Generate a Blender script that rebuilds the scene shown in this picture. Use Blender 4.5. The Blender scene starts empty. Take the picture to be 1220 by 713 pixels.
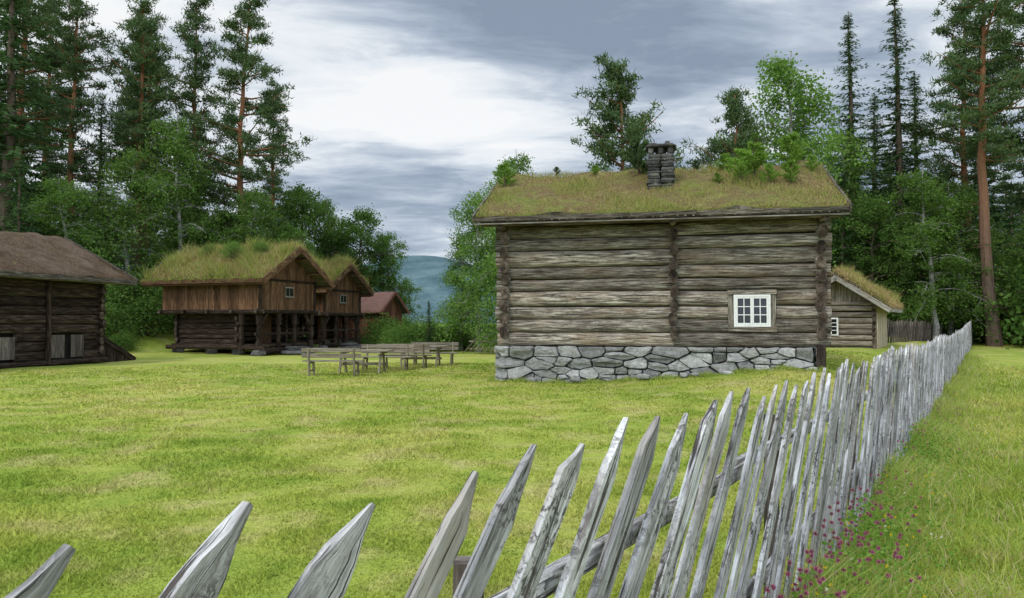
import bpy, math, random
import numpy as np
from mathutils import Vector, Matrix
random.seed(7); rng=np.random.default_rng(11)
sc=bpy.context.scene
sc.view_settings.view_transform='Standard'; sc.view_settings.look='None'
sc.view_settings.exposure=0; sc.view_settings.gamma=1
COL=sc.collection

# ---------------------------------------------------------------- helpers
def S(t):
    t=np.clip(t,0,1); return t*t*(3-2*t)
def gz(x,y):
    x=np.asarray(x,dtype=float); y=np.asarray(y,dtype=float)
    d=x-(-1.06+.648*y)
    a=.5*S((x-1)/8)*S((y-10)/8)*S((-d-.3)/4)
    b=.45*S((y-18)/25)*S((x-5)/15)
    c=2.2*np.exp(-(((x+23)/4.2)**2+((y-43)/4)**2))
    w=.018*np.sin(.9*x+.4*y)+.015*np.sin(.5*x-1.1*y+1)+.01*np.sin(2.1*x+1.7*y)
    fade=1-S((y-150)/200)
    return (a+b+c+w)*fade
def empty(name,loc=(0,0,0),rz=0):
    o=bpy.data.objects.new(name,None); o.location=loc; o.rotation_euler=(0,0,rz); COL.objects.link(o); return o

class NT:
    def __init__(s,nt): s.nt=nt; nt.nodes.clear()
    def n(s,t,ins=None,**p):
        nd=s.nt.nodes.new('ShaderNode'+t)
        for k,v in p.items(): setattr(nd,k,v)
        if ins:
            for k,v in ins.items():
                if hasattr(v,'is_output') or isinstance(v,bpy.types.NodeSocket): s.nt.links.new(v,nd.inputs[k])
                else: nd.inputs[k].default_value=v
        return nd
    def noise(s,vec,scale,detail=5,rough=.6,dist=0):
        return s.n('TexNoise',{'Vector':vec,'Scale':scale,'Detail':detail,'Roughness':rough,'Distortion':dist}).outputs['Fac']
    def ramp(s,fac,stops,interp='LINEAR'):
        nd=s.n('ValToRGB',{'Fac':fac}); cr=nd.color_ramp; cr.interpolation=interp
        while len(cr.elements)<len(stops): cr.elements.new(.5)
        for e,(p,c) in zip(cr.elements,stops):
            e.position=p; e.color=(c,c,c,1) if isinstance(c,(int,float)) else (c[0],c[1],c[2],1)
        return nd.outputs['Color']
    def mix(s,f,a,b,t='MIX'):
        nd=s.n('MixRGB',blend_type=t)
        for k,v in (('Fac',f),('Color1',a),('Color2',b)):
            if isinstance(v,bpy.types.NodeSocket): s.nt.links.new(v,nd.inputs[k])
            elif isinstance(v,(int,float)): nd.inputs[k].default_value=v if k=='Fac' else (v,v,v,1)
            else: nd.inputs[k].default_value=(v[0],v[1],v[2],1)
        return nd.outputs['Color']
    def math(s,op,a,b=0.0,clamp=False):
        nd=s.n('Math',operation=op,use_clamp=clamp)
        for i,v in enumerate((a,b)):
            if isinstance(v,bpy.types.NodeSocket): s.nt.links.new(v,nd.inputs[i])
            else: nd.inputs[i].default_value=v
        return nd.outputs[0]
    def mapv(s,vec,scale=(1,1,1),loc=(0,0,0)):
        return s.n('Mapping',{'Vector':vec,'Scale':scale,'Location':loc}).outputs[0]
    def attr(s): return s.n('Attribute',attribute_name='rnd').outputs['Fac']
    def out(s,sh): s.n('OutputMaterial',{'Surface':sh})
    def bump(s,h,strength=.5,dist=.01):
        return s.n('Bump',{'Height':h,'Strength':strength,'Distance':dist}).outputs[0]
    def bsdf(s,col,rough=.85,normal=None,spec=.25):
        d={'Roughness':rough,'Specular IOR Level':spec}
        nd=s.n('BsdfPrincipled',d)
        if isinstance(col,bpy.types.NodeSocket): s.nt.links.new(col,nd.inputs['Base Color'])
        else: nd.inputs['Base Color'].default_value=(*col,1)
        if normal is not None: s.nt.links.new(normal,nd.inputs['Normal'])
        return nd.outputs[0]
def newmat(name):
    m=bpy.data.materials.new(name); m.use_nodes=True; return m,NT(m.node_tree)

def wood(name,dark,mid,light,streak=16,crack=.55,stain=.5,bump=.7,var=.35,dark2=(.03,.025,.02),spots=0.,tint=None,us=1.,bd=.016):
    m,N=newmat(name)
    uv=N.n('UVMap').outputs[0]
    g=N.noise(N.mapv(uv,(1.1*us,streak,1)),1.6,6,.72,.25)
    c=N.ramp(g,[(.34,dark),(.48,mid),(.60,light)])
    lo=N.noise(N.mapv(uv,(.7*us,2.2*us,1),(3,5,0)),1.0,4,.6)
    c=N.mix(N.math('MULTIPLY',N.ramp(lo,[(.42,0),(.62,1)]),stain),c,N.mix(.6,c,dark),'MIX')
    if tint:
        t2=N.noise(N.mapv(uv,(.45*us,1.6*us,1),(11,2,0)),1.3,5,.65); c=N.mix(N.ramp(t2,[(.5,0),(.66,.55)]),c,tint)
    cr=N.noise(N.mapv(uv,(.55*us,streak*1.3,1),(7,1,0)),1.5,5,.7,.5)
    ck=N.ramp(cr,[(.38,1),(.43,0)])
    c=N.mix(N.math('MULTIPLY',ck,crack),c,dark2)
    if spots:
        sp_=N.noise(N.mapv(uv,(9*us,16*us,1),(1,4,0)),1.5,6,.78,.5); area=N.noise(N.mapv(uv,(1.5*us,2.2*us,1),(8,4,0)),1.,3,.6)
        f=N.math('MULTIPLY',N.ramp(sp_,[(.5,0),(.56,1)]),N.ramp(area,[(.42,0),(.6,1)]))
        c=N.mix(N.math('MULTIPLY',f,spots),c,(.07,.062,.052))
    r=N.attr()
    br=N.n('MapRange',{'Value':r,'From Min':0,'From Max':1,'To Min':1-var,'To Max':1+var}).outputs[0]
    c=N.mix(1,c,br,'MULTIPLY')
    h=N.math('SUBTRACT',g,N.math('MULTIPLY',ck,.8))
    N.out(N.bsdf(c,.88,N.bump(h,bump,bd),.12)); return m
def foliage(name,c1,c2,trans=.35,var=.22):
    m,N=newmat(name)
    c=N.mix(N.attr(),c1,c2)
    rn=N.n('ObjectInfo').outputs['Random']
    c=N.mix(1,c,N.n('MapRange',{'Value':rn,'To Min':1-var,'To Max':1+var}).outputs[0],'MULTIPLY')
    d=N.n('BsdfDiffuse',{'Color':c}).outputs[0]
    t=N.n('BsdfTranslucent',{'Color':N.mix(1,c,(1.25,1.3,.7),'MULTIPLY')}).outputs[0]
    N.out(N.n('MixShader',{0:trans,1:d,2:t}).outputs[0]); return m
def plain(name,col,rough=.8,scale=8,var=.25,bump=.3):
    m,N=newmat(name)
    co=N.n('TexCoord').outputs['Object']
    n=N.noise(co,scale,6,.65)
    c=N.mix(n,tuple(v*(1-var) for v in col),tuple(min(1,v*(1+var)) for v in col))
    N.out(N.bsdf(c,rough,N.bump(n,bump,.01),.3)); return m

def lawn_color(N,dt=5):
    pos=N.n('NewGeometry').outputs['Position']
    a=N.noise(pos,.2,min(dt,4),.62,.6); b=N.noise(pos,1.1,dt,.65); c3=N.noise(pos,9,min(dt,3),.7)
    c=N.ramp(a,[(.36,(.25,.33,.05)),(.5,(.365,.41,.075)),(.62,(.47,.46,.12))])
    c=N.mix(N.ramp(b,[(.5,0),(.66,.7)]),c,(.52,.45,.20))
    c=N.mix(N.ramp(b,[(.33,.65),(.46,0)]),c,(.18,.285,.035))
    c=N.mix(N.ramp(c3,[(.3,.45),(.6,0)]),c,(.14,.20,.03))
    return c,pos,c3
def ground_mat():
    m,N=newmat('grass_ground')
    c,pos,h=lawn_color(N)
    sp=N.n('SeparateXYZ',{0:pos})
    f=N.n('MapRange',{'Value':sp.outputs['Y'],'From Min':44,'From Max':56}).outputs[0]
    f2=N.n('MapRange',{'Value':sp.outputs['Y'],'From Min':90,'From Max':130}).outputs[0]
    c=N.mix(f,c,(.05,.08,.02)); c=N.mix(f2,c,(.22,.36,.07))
    fine=N.noise(pos,60,3,.7)
    c=N.mix(N.ramp(fine,[(.3,.5),(.6,0)]),c,(.07,.10,.015))
    N.out(N.bsdf(c,.95,N.bump(N.math('ADD',h,fine),.5,.03),.05)); return m
def lawn_blade():
    m,N=newmat('lawn_blades')
    c,pos,h=lawn_color(N,2)
    r=N.attr()
    c=N.mix(1,c,N.n('MapRange',{'Value':r,'To Min':.7,'To Max':1.4}).outputs[0],'MULTIPLY')
    d=N.n('BsdfDiffuse',{'Color':c}).outputs[0]
    t=N.n('BsdfTranslucent',{'Color':c}).outputs[0]
    N.out(N.n('MixShader',{0:.3,1:d,2:t}).outputs[0]); return m
def sod_mat(name,stops,scale=1.3):
    m,N=newmat(name)
    co=N.n('TexCoord').outputs['Object']
    a=N.noise(co,scale,6,.7,.5); b=N.noise(co,14,5,.75)
    c=N.ramp(a,stops)
    c=N.mix(N.ramp(b,[(.35,.7),(.6,0)]),c,(.05,.045,.02))
    N.out(N.bsdf(c,.97,N.bump(N.math('ADD',b,N.noise(co,45,3,.7)),1,.05),.05)); return m

class MB:
    def __init__(s): s.v=[];s.f=[];s.uv=[];s.m=[];s.r=[];s.sm=[]; s.cur=.5
    def add(s,vs,fs,uvs,m=0,smooth=False):
        b=len(s.v); s.v+= [tuple(p) for p in vs]
        for f,u in zip(fs,uvs):
            s.f.append([b+i for i in f]); s.uv+= list(u); s.m.append(m); s.r.append(s.cur); s.sm.append(smooth)
    def box(s,c,size,m=0,axis=0,R=None,taper=None):
        s.cur=random.random(); hx,hy,hz=[q/2 for q in size]
        P=[Vector((sx*hx,sy*hy,sz*hz)) for sz in(-1,1) for sy in(-1,1) for sx in(-1,1)]
        F=[(0,2,3,1),(4,5,7,6),(0,1,5,4),(2,6,7,3),(0,4,6,2),(1,3,7,5)]
        ou,ov=random.uniform(0,40),random.uniform(0,40); U=[]
        for f in F:
            pts=[P[i] for i in f]; n=(pts[1]-pts[0]).cross(pts[2]-pts[0]); k=max(range(3),key=lambda q:abs(n[q]))
            ax=[q for q in range(3) if q!=k]
            if axis in ax: ax.remove(axis); ua,va=axis,ax[0]
            else: ua,va=ax
            U.append([(p[ua]+ou,p[va]+ov) for p in pts])
        V=[]
        for p in P:
            q=p.copy()
            if R is not None: q=R@q
            V.append(q+Vector(c))
        s.add(V,F,U,m)
    def beam(s,p0,p1,w,h,m=0,up=(0,0,1)):
        p0=Vector(p0);p1=Vector(p1);d=p1-p0;x=d.normalized();y=Vector(up).cross(x).normalized();z=x.cross(y)
        R=Matrix((x,y,z)).transposed(); s.box((p0+p1)/2,(d.length,w,h),m,0,R)
    def log(s,p0,p1,w,h,m=0,mend=1,seg=None,rough=.012,ex=.72,tap=0):
        s.cur=random.random(); p0=Vector(p0);p1=Vector(p1);d=p1-p0;Ln=d.length;x=d.normalized()
        up=Vector((0,0,1)) if abs(x.z)<.9 else Vector((0,1,0))
        y=up.cross(x).normalized();z=x.cross(y); k=12
        if seg is None: seg=max(3,int(Ln/.3))
        ph=[random.uniform(0,6.28) for _ in range(8)]; ou,ov=random.uniform(0,40),random.uniform(0,40)
        V=[];per=(w+h)*1.57
        for i in range(seg+1):
            t=i/seg; q=t*Ln
            sc_=1+tap*(t-.5)
            oy=rough*(math.sin(q*1.3+ph[0])+.6*math.sin(q*3.1+ph[1])); oz=rough*.5*(math.sin(q*1.1+ph[2])+.5*math.sin(q*2.7+ph[3]))
            for j in range(k):
                a=2*math.pi*j/k; ca,sa=math.cos(a),math.sin(a)
                rr=1+rough*1.6*math.sin(q*2.3+ph[4]+3*a)+rough*math.sin(q*5+ph[5]+2*a)
                yy=math.copysign(abs(ca)**ex,ca)*w/2*sc_*rr; zz=math.copysign(abs(sa)**ex,sa)*h/2*sc_*rr
                V.append(p0+x*q+y*(yy+oy)+z*(zz+oz))
        F=[];U=[]
        for i in range(seg):
            for j in range(k):
                j2=(j+1)%k
                F.append((i*k+j,i*k+j2,(i+1)*k+j2,(i+1)*k+j))
                u0,u1=i*Ln/seg+ou,(i+1)*Ln/seg+ou; v0,v1=j/k*per+ov,(j+1)/k*per+ov
                U.append([(u0,v0),(u0,v1),(u1,v1),(u1,v0)])
        s.add(V,F,U,m,True)
        for base,rev in ((0,True),(seg*k,False)):
            idx=[base+j for j in range(k)]; vs=[V[i] for i in idx]
            if rev: vs=vs[::-1]
            s.add(vs,[tuple(range(k))],[[((v-p0).dot(y)*3+ou,(v-p0).dot(z)*.4+ov) for v in vs]],mend)
    def rock(s,c,size,m=0,R=None,rough=.12,n=4,ex=5):
        s.cur=random.random(); V=[];F=[];U=[];key={}
        ph=[random.uniform(0,6.28) for _ in range(9)]
        def vid(p):
            k=tuple(round(q,4) for q in p)
            if k in key: return key[k]
            nr=(abs(p[0])**ex+abs(p[1])**ex+abs(p[2])**ex)**(1/ex); q=[a/nr for a in p]
            d=1+rough*(math.sin(3*q[0]+ph[0]+2*q[2])+math.sin(3.3*q[1]+ph[1]+q[0]*2)+math.sin(4*q[2]+ph[2]))*.5
            w=Vector((q[0]*size[0]/2*d,q[1]*size[1]/2*d,q[2]*size[2]/2*d))
            if R is not None: w=R@w
            V.append(w+Vector(c)); key[k]=len(V)-1; return key[k]
        for ax in range(3):
            for sg in(-1,1):
                for i in range(n):
                    for j in range(n):
                        cs=[]
                        for a,b in((i,j),(i+1,j),(i+1,j+1),(i,j+1)):
                            p=[0,0,0];p[ax]=sg;p[(ax+1)%3]=-1+2*a/n;p[(ax+2)%3]=-1+2*b/n;cs.append(vid(p))
                        if sg<0: cs=cs[::-1]
                        F.append(tuple(cs));U.append([(V[q][0],V[q][2]) for q in cs])
        s.add(V,F,U,m,True)
    def vboards(s,P0,Ud,Out,length,zb,zt,m=0,bw=.17,th=.03):
        P0=Vector(P0);Ud=Vector(Ud);Out=Vector(Out);q=0
        while q<length-.02:
            w=min(bw*random.uniform(.75,1.25),length-q); a,b=q+.004,q+w-.004; q+=w
            s.cur=random.random(); t=th*random.uniform(.7,1.3); ou,ov=random.uniform(0,40),random.uniform(0,40)
            zs=[zb(a),zb(b),zt(b),zt(a)]; ss=[a,b,b,a]
            V=[P0+Ud*ss[i]+Vector((0,0,zs[i]))+Out*o for o in(0,t) for i in range(4)]
            F=[(3,2,1,0),(4,5,6,7),(0,1,5,4),(1,2,6,5),(2,3,7,6),(3,0,4,7)]
            U=[[(V[i].z+ou,(V[i]-P0).dot(Ud)+ov+(V[i]-P0).dot(Out)) for i in f] for f in F]
            s.add(V,F,U,m)
    def rubble(s,W,zlo,zhi,to3,nrm,m=0,sx=.62,sz=.29,prot=.10):
        """irregular fitted, roughly coursed stones over a W x (zlo..zhi) face"""
        K=2.2; seeds=[]; z=zlo+sz*.4
        while z<zhi+.02:
            x=random.uniform(0,.3)
            while x<W+.1:
                q=random.random()
                if q<.22: seeds.append((x,(z+.075)*K)); seeds.append((x+random.gauss(0,.08),(z-.07)*K)); x+=sx*random.uniform(.4,.7)
                else: seeds.append((x+random.gauss(0,.04),(z+random.gauss(0,.045))*K)); x+=sx*random.choice((.4,.6,.9,1.2,1.7))*random.uniform(.85,1.15)
            z+=sz*random.uniform(.85,1.15)
        nrm=Vector(nrm)
        for (cx,cz) in seeds:
            poly=[(0,zlo*K),(W,zlo*K),(W,zhi*K),(0,zhi*K)]
            for (ox,oz) in seeds:
                if (ox,oz)==(cx,cz) or abs(ox-cx)>2.4 or abs(oz-cz)>2.6: continue
                mx,mz=(cx+ox)/2,(cz+oz)/2; nx_,nz_=ox-cx,oz-cz; new=[]
                for i in range(len(poly)):
                    a,b=poly[i],poly[(i+1)%len(poly)]
                    da=(a[0]-mx)*nx_+(a[1]-mz)*nz_; db=(b[0]-mx)*nx_+(b[1]-mz)*nz_
                    if da<=0: new.append(a)
                    if da*db<0: t=da/(da-db); new.append((a[0]+(b[0]-a[0])*t,a[1]+(b[1]-a[1])*t))
                poly=new
                if len(poly)<3: break
            if len(poly)<3: continue
            P=[(a,b/K) for a,b in poly]; q=[]
            for i in range(len(P)):
                a,b=P[i],P[(i+1)%len(P)]; 
                for t in(.10,.5,.90): q.append((a[0]+(b[0]-a[0])*t+random.gauss(0,.007),a[1]+(b[1]-a[1])*t+random.gauss(0,.008)))
            P=q; mx=sum(p[0] for p in P)/len(P); mz=sum(p[1] for p in P)/len(P)
            hxr=max(abs(p[0]-mx) for p in P); hzr=max(abs(p[1]-mz) for p in P)
            if min(hxr,hzr)<.03: continue
            s.cur=random.random(); ins=random.uniform(.003,.016); off=random.uniform(-.045,.04); tx,tz=random.gauss(0,.12),random.gauss(0,.16); n=len(P); V=[]
            for k_,o in((1,-.12),(1,off),(1.8,prot*.65+off),(3.6,prot+off),(10,prot*1.04+off)):
                sx_=max(.3,1-ins*k_/hxr); sz_=max(.25,1-ins*k_/hzr)
                for p in P: 
                    oo=o+((p[0]-mx)*tx+(p[1]-mz)*tz)*(1 if o>-.1 else 0)+(random.gauss(0,.006) if o>-.1 else 0)
                    V.append(to3(mx+(p[0]-mx)*sx_,mz+(p[1]-mz)*sz_)+nrm*oo)
            V.append(to3(mx,mz)+nrm*(prot*1.05+off)); F=[]
            for r_ in range(4):
                for i in range(n): j=(i+1)%n; F.append((r_*n+i,r_*n+j,(r_+1)*n+j,(r_+1)*n+i))
            for i in range(n): F.append((4*n+i,4*n+(i+1)%n,5*n))
            s.add(V,F,[[(V[k].x,V[k].z) for k in f] for f in F],m,False)
    def obj(s,name,mats,parent=None,bevel=0):
        me=bpy.data.meshes.new(name); me.from_pydata(s.v,[],s.f)
        for m in mats: me.materials.append(m)
        uv=me.uv_layers.new(name='UVMap'); uv.data.foreach_set('uv',np.array(s.uv,dtype=np.float32).ravel())
        me.polygons.foreach_set('material_index',s.m); me.polygons.foreach_set('use_smooth',s.sm)
        a=me.attributes.new('rnd','FLOAT','FACE'); a.data.foreach_set('value',np.array(s.r,dtype=np.float32))
        me.update(); o=bpy.data.objects.new(name,me); COL.objects.link(o)
        if parent: o.parent=parent
        if bevel:
            b=o.modifiers.new('b','BEVEL'); b.width=bevel; b.segments=1; b.limit_method='ANGLE'
        return o

def tri_mesh(name,parts,mats):
    T=np.concatenate([p[0] for p in parts]); n=len(T)
    rn=np.concatenate([np.broadcast_to(p[1],(len(p[0]),)) for p in parts]); mi=np.concatenate([np.full(len(p[0]),p[2]) for p in parts])
    me=bpy.data.meshes.new(name); me.vertices.add(3*n); me.vertices.foreach_set('co',T.astype(np.float32).ravel())
    me.loops.add(3*n); me.loops.foreach_set('vertex_index',np.arange(3*n,dtype=np.int32))
    me.polygons.add(n); me.polygons.foreach_set('loop_start',np.arange(0,3*n,3,dtype=np.int32))
    me.polygons.foreach_set('material_index',mi.astype(np.int32))
    for m in mats: me.materials.append(m)
    a=me.attributes.new('rnd','FLOAT','FACE'); a.data.foreach_set('value',rn.astype(np.float32))
    me.update(calc_edges=True); return me
def link(name,me,loc=(0,0,0),rz=0,s=1,parent=None):
    o=bpy.data.objects.new(name,me); o.location=loc; o.rotation_euler=(0,0,rz)
    o.scale=(s,s,s) if not isinstance(s,tuple) else s
    COL.objects.link(o); 
    if parent: o.parent=parent
    return o
def unit(a): return a/(np.linalg.norm(a,axis=-1,keepdims=True)+1e-9)
def perp(a):
    r=rng.normal(size=a.shape); r-=(r*a).sum(-1,keepdims=True)*a; return unit(r)
def twig(c,a,l,w):
    b=perp(a); l=np.asarray(l).reshape(-1,1); w=np.asarray(w).reshape(-1,1)
    return np.stack([c-b*w/2,c+b*w/2,c+a*l],1)
def diamond(c,a,l,w):
    b=perp(a); l=np.asarray(l).reshape(-1,1); w=np.asarray(w).reshape(-1,1)
    m=c+a*l*.45; e=c+a*l
    return np.concatenate([np.stack([c,m+b*w/2,e],1),np.stack([c,e,m-b*w/2],1)])
def tube(P,R,k=7):
    P=np.asarray(P,float);R=np.asarray(R,float);t=unit(np.gradient(P,axis=0))
    ref=np.where(np.abs(t[:,2:3])>.8,np.array([[1.,0,0]]),np.array([[0,0,1.]]))
    a=unit(np.cross(t,ref));b=np.cross(t,a); an=np.arange(k)*2*np.pi/k
    ring=P[:,None]+R[:,None,None]*(a[:,None]*np.cos(an)[None,:,None]+b[:,None]*np.sin(an)[None,:,None])
    r2=np.roll(ring,-1,axis=1)
    A=ring[:-1];B=r2[:-1];C=r2[1:];D=ring[1:]
    return np.concatenate([np.stack([A,B,C],2).reshape(-1,3,3),np.stack([A,C,D],2).reshape(-1,3,3)])
def trunk_pts(h,n=12,wob=.15):
    z=np.linspace(-.3,h,n); x=np.cumsum(rng.normal(0,wob/n*2,n)); y=np.cumsum(rng.normal(0,wob/n*2,n)); return np.stack([x,y,z],1)

def spruce(name,h,R,mats,start=.06,gap=.42,size=1.):
    P=trunk_pts(h,12,.2); parts=[(tube(P,np.linspace(h*.014+.03,.02,12)),.5,0)]
    z=start*h; Cs=[];As=[];Ls=[];rs=[]
    while z<h*.985:
        f=z/h; nb=int(rng.integers(5,8))
        for _ in range(nb):
            az=rng.uniform(0,2*np.pi); L=R*(1-f)**.92*rng.uniform(.45,1.15)*min(1,.6+f*4)+.1
            dr=-.40*(1-f)+.2*f; zz=z+rng.uniform(-.15,.15)
            n=max(4,int(L/.18)); t=np.linspace(.1,1,n)
            hd=np.array([math.cos(az),math.sin(az),0]); 
            pz=zz+L*(dr*t+ .22*t**3*(1-f)); p=hd[None]*L*t[:,None]; p[:,2]=pz
            p[:,0]+=np.interp(zz,P[:,2],P[:,0]); p[:,1]+=np.interp(zz,P[:,2],P[:,1])
            if L>1.2 and rng.random()<.4: parts.append((tube(np.stack([p[0],p[n//2],p[-1]]),[.03,.02,.008],3),.3,0))
            sd=np.array([-hd[1],hd[0],0]); r=rng.random(); tl=min(1,.35+.32*L)
            for k in range(4):
                a=hd[None]*rng.uniform(.4,1.1,(n,1))+sd[None]*rng.choice([-1,1],(n,1))*rng.uniform(.3,1.2,(n,1))
                a[:,2]+=rng.uniform(-.75,.05,n)
                Cs.append(p+rng.normal(0,.04,(n,3))); As.append(unit(a)); Ls.append(rng.uniform(.26,.58,n)*size*tl*(1-.3*t)); rs.append(np.clip(r*.6+rng.random(n)*.4,0,1))
        z+=gap*rng.uniform(.7,1.3)*(1-.5*f)
    C=np.concatenate(Cs);A=np.concatenate(As);L=np.concatenate(Ls)
    parts.append((twig(C,A,L,L*.3),np.concatenate(rs),1))
    return tri_mesh(name,parts,mats)
def pine(name,h,R,mats,start=.45,nb=75,size=1.):
    P=trunk_pts(h,14,.5); parts=[(tube(P,np.interp(np.linspace(0,1,14),[0,.05,1],[h*.017+.04,h*.0135+.03,.03]),8),.5,0)]
    Cs=[];rs=[]
    for i in range(nb):
        f=start+(1-start)*((i+rng.random())/nb); z=f*h; g=(f-start)/(1-start)
        prof=math.sin(min(1,g*.85+.2)*math.pi)**.7 if g<.92 else .3
        L=R*max(.2,prof)*rng.uniform(.35,1.15); az=rng.uniform(0,2*np.pi); up=rng.uniform(-.3,.2)+.45*g
        b=np.array([np.interp(z,P[:,2],P[:,0]),np.interp(z,P[:,2],P[:,1]),z]); d=np.array([math.cos(az),math.sin(az),up])
        t=np.linspace(0,1,5)[:,None]; bend=np.array([0,0,1])*L*.18*t**2; pts=b+d*L*t+bend+rng.normal(0,.05,(5,3))*t
        parts.append((tube(pts,np.linspace(.02+.018*L,.012,5),4),.5,0))
        ncl=int(3+L*2.1); r0=rng.random()
        for k in range(ncl):
            tt=rng.uniform(.35,1.02); c=b+d*L*tt+np.array([0,0,L*.18*tt**2])+rng.normal(0,.12+.09*L,3)*np.array([1,1,.4])
            Cs.append(c); rs.append(r0*.6+.4*rng.random())
    for i in range(12):
        z=h*rng.uniform(.15,start); az=rng.uniform(0,6.28); L=rng.uniform(.4,1.6); b=np.array([np.interp(z,P[:,2],P[:,0]),np.interp(z,P[:,2],P[:,1]),z])
        parts.append((tube([b,b+np.array([math.cos(az),math.sin(az),-.15])*L],[.03,.008],3),.2,0))
    Cs=np.array(Cs);rs=np.array(rs);m=38
    C=np.repeat(Cs,m,0)+rng.normal(0,.16,(len(Cs)*m,3))*np.array([1.2,1.2,.55]); A=rng.normal(size=C.shape);A[:,2]+=.5;A=unit(A)
    L=rng.uniform(.18,.38,len(C))*size
    parts.append((twig(C,A,L,L*.26),np.clip(np.repeat(rs,m)*.65+rng.random(len(C))*.35,0,1),1))
    return tri_mesh(name,parts,mats)
def broad(name,h,R,mats,start=.15,nb=46,leaf=.15,per=70,droop=0.,shape=1.):
    P=trunk_pts(h*.93,10,.6); parts=[(tube(P,np.linspace(h*.013+.03,.02,10),8),.5,0)]
    Cs=[];rs=[]
    for i in range(nb):
        f=start+(.97-start)*((i+rng.random())/nb); g=(f-start)/(1-start); z=f*h*.93
        prof=(math.sin(math.pi*min(.97,(g*.8+.2)))**.7)*shape+(1-shape)*(1-g)
        L=R*prof*rng.uniform(.6,1.12)+.2; az=rng.uniform(0,2*np.pi); up=.35+.7*g
        b=np.array([np.interp(z,P[:,2],P[:,0]),np.interp(z,P[:,2],P[:,1]),z]); d=np.array([math.cos(az),math.sin(az),up*.8]); 
        t=np.linspace(0,1,6)[:,None]; pts=b+d*L*t-np.array([0,0,1])*L*(.35+droop)*t**2.2+rng.normal(0,.06,(6,3))*t*L*.4
        parts.append((tube(pts,np.linspace(.015+.016*L,.008,6),4),.5,0))
        r0=rng.random()
        for k in range(int(3+L*2.6)):
            tt=rng.uniform(.3,1.0); q=b+d*L*tt-np.array([0,0,1])*L*(.35+droop)*tt**2.2
            e=rng.normal(0,.14*L+.12,3)*np.array([1,1,.7]); c=q+e
            parts.append((tube([q,c],[.012,.005],3),.4,0))
            Cs.append(c); rs.append(np.clip(r0*.5+rng.random()*.5,0,1))
    Cs=np.array(Cs);rs=np.array(rs);m=per; n=len(Cs)*m
    sp=np.repeat(rng.uniform(.16,.36,len(Cs)),m)[:,None]
    off=rng.normal(0,1,(n,3))*sp*np.array([1,1,.75]); off[:,2]-=np.abs(rng.normal(0,1,n))*droop*.5
    C=np.repeat(Cs,m,0)+off; A=rng.normal(size=C.shape);A[:,2]-=.4;A=unit(A); L=rng.uniform(.6,1.25,n)*leaf
    r=np.clip(np.repeat(rs,m)*.6+rng.random(n)*.4,0,1)
    parts.append((diamond(C,A,L,L*.7),np.concatenate([r,r]),1))
    return tri_mesh(name,parts,mats)
def shrub(name,h,R,mats,n_cl=60,per=60,leaf=.12):
    parts=[];Cs=[];rs=[]
    for i in range(n_cl):
        az=rng.uniform(0,6.28); el=rng.uniform(.1,1.5); rr=rng.uniform(.5,1.05)
        c=np.array([math.cos(az)*math.cos(el)*R*rr,math.sin(az)*math.cos(el)*R*rr,math.sin(el)*h*rr*.9+.05])
        parts.append((tube([[0,0,-.1],c*.5+rng.normal(0,.04,3),c],[.03,.018,.006],3),.5,0)); Cs.append(c); rs.append(rng.random())
    Cs=np.array(Cs); n=n_cl*per; C=np.repeat(Cs,per,0)+rng.normal(0,.17*max(R,h)*.6+.06,(n,3)); C[:,2]=np.abs(C[:,2])
    A=unit(rng.normal(size=C.shape)+np.array([0,0,.3])); L=rng.uniform(.6,1.3,n)*leaf; r=np.clip(np.repeat(np.array(rs),per)*.6+rng.random(n)*.4,0,1)
    parts.append((diamond(C,A,L,L*.65),np.concatenate([r,r]),1)); return tri_mesh(name,parts,mats)
def blades(pos,h,w,lean=.35,curved=False):
    n=len(pos); az=rng.uniform(0,6.28,n); b=np.stack([np.cos(az),np.sin(az),np.zeros(n)],1)
    ln=rng.normal(0,lean,(n,2)); tip=np.stack([ln[:,0],ln[:,1],np.ones(n)],1)*h[:,None]
    w=w[:,None]
    if not curved: return np.stack([pos-b*w/2,pos+b*w/2,pos+tip],1)
    m=pos+tip*np.array([.25,.25,.55]); e=pos+tip*np.array([1.,1.,.95])
    return np.concatenate([np.stack([pos-b*w/2,pos+b*w/2,m+b*w*.4],1),np.stack([pos-b*w/2,m+b*w*.4,m-b*w*.4],1),np.stack([m-b*w*.4,m+b*w*.4,e],1)])

# ---------------------------------------------------------------- materials
M_log=wood('weathered_log',(.045,.036,.029),(.205,.175,.142),(.50,.46,.39),18,.92,.75,1.0,.40,(.018,.014,.011),.5,(.27,.19,.12))
M_logend=wood('log_end',(.02,.015,.012),(.06,.044,.034),(.14,.11,.088),6,.5,.4,.6,.4)
M_dark=wood('dark_tarred_log',(.010,.007,.005),(.030,.020,.014),(.085,.062,.048),14,.5,.4,.8,.4,(.006,.005,.004))
M_brown=wood('brown_board',(.035,.018,.010),(.11,.056,.030),(.21,.125,.075),18,.6,.4,.7,.45)
M_red=wood('red_brown_board',(.05,.02,.013),(.14,.056,.037),(.24,.13,.09),18,.5,.4,.6,.35)
M_grey=wood('grey_board',(.09,.08,.07),(.22,.2,.175),(.38,.36,.32),18,.6,.4,.7,.3)
M_hatch=wood('hatch_board',(.04,.032,.026),(.11,.092,.078),(.2,.175,.15),18,.6,.4,.7,.4)
M_fence=wood('fence_wood',(.15,.138,.13),(.42,.41,.405),(.66,.655,.645),34,.95,.8,1.0,.24,(.06,.047,.04),.9,(.31,.26,.20),2.2,.008)
M_bench=wood('bench_wood',(.11,.09,.06),(.22,.19,.14),(.36,.32,.25),18,.4,.3,.5,.2)
M_eave=wood('eave_board',(.03,.024,.02),(.09,.075,.062),(.2,.18,.15),14,.5,.4,.7,.35)
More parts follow.
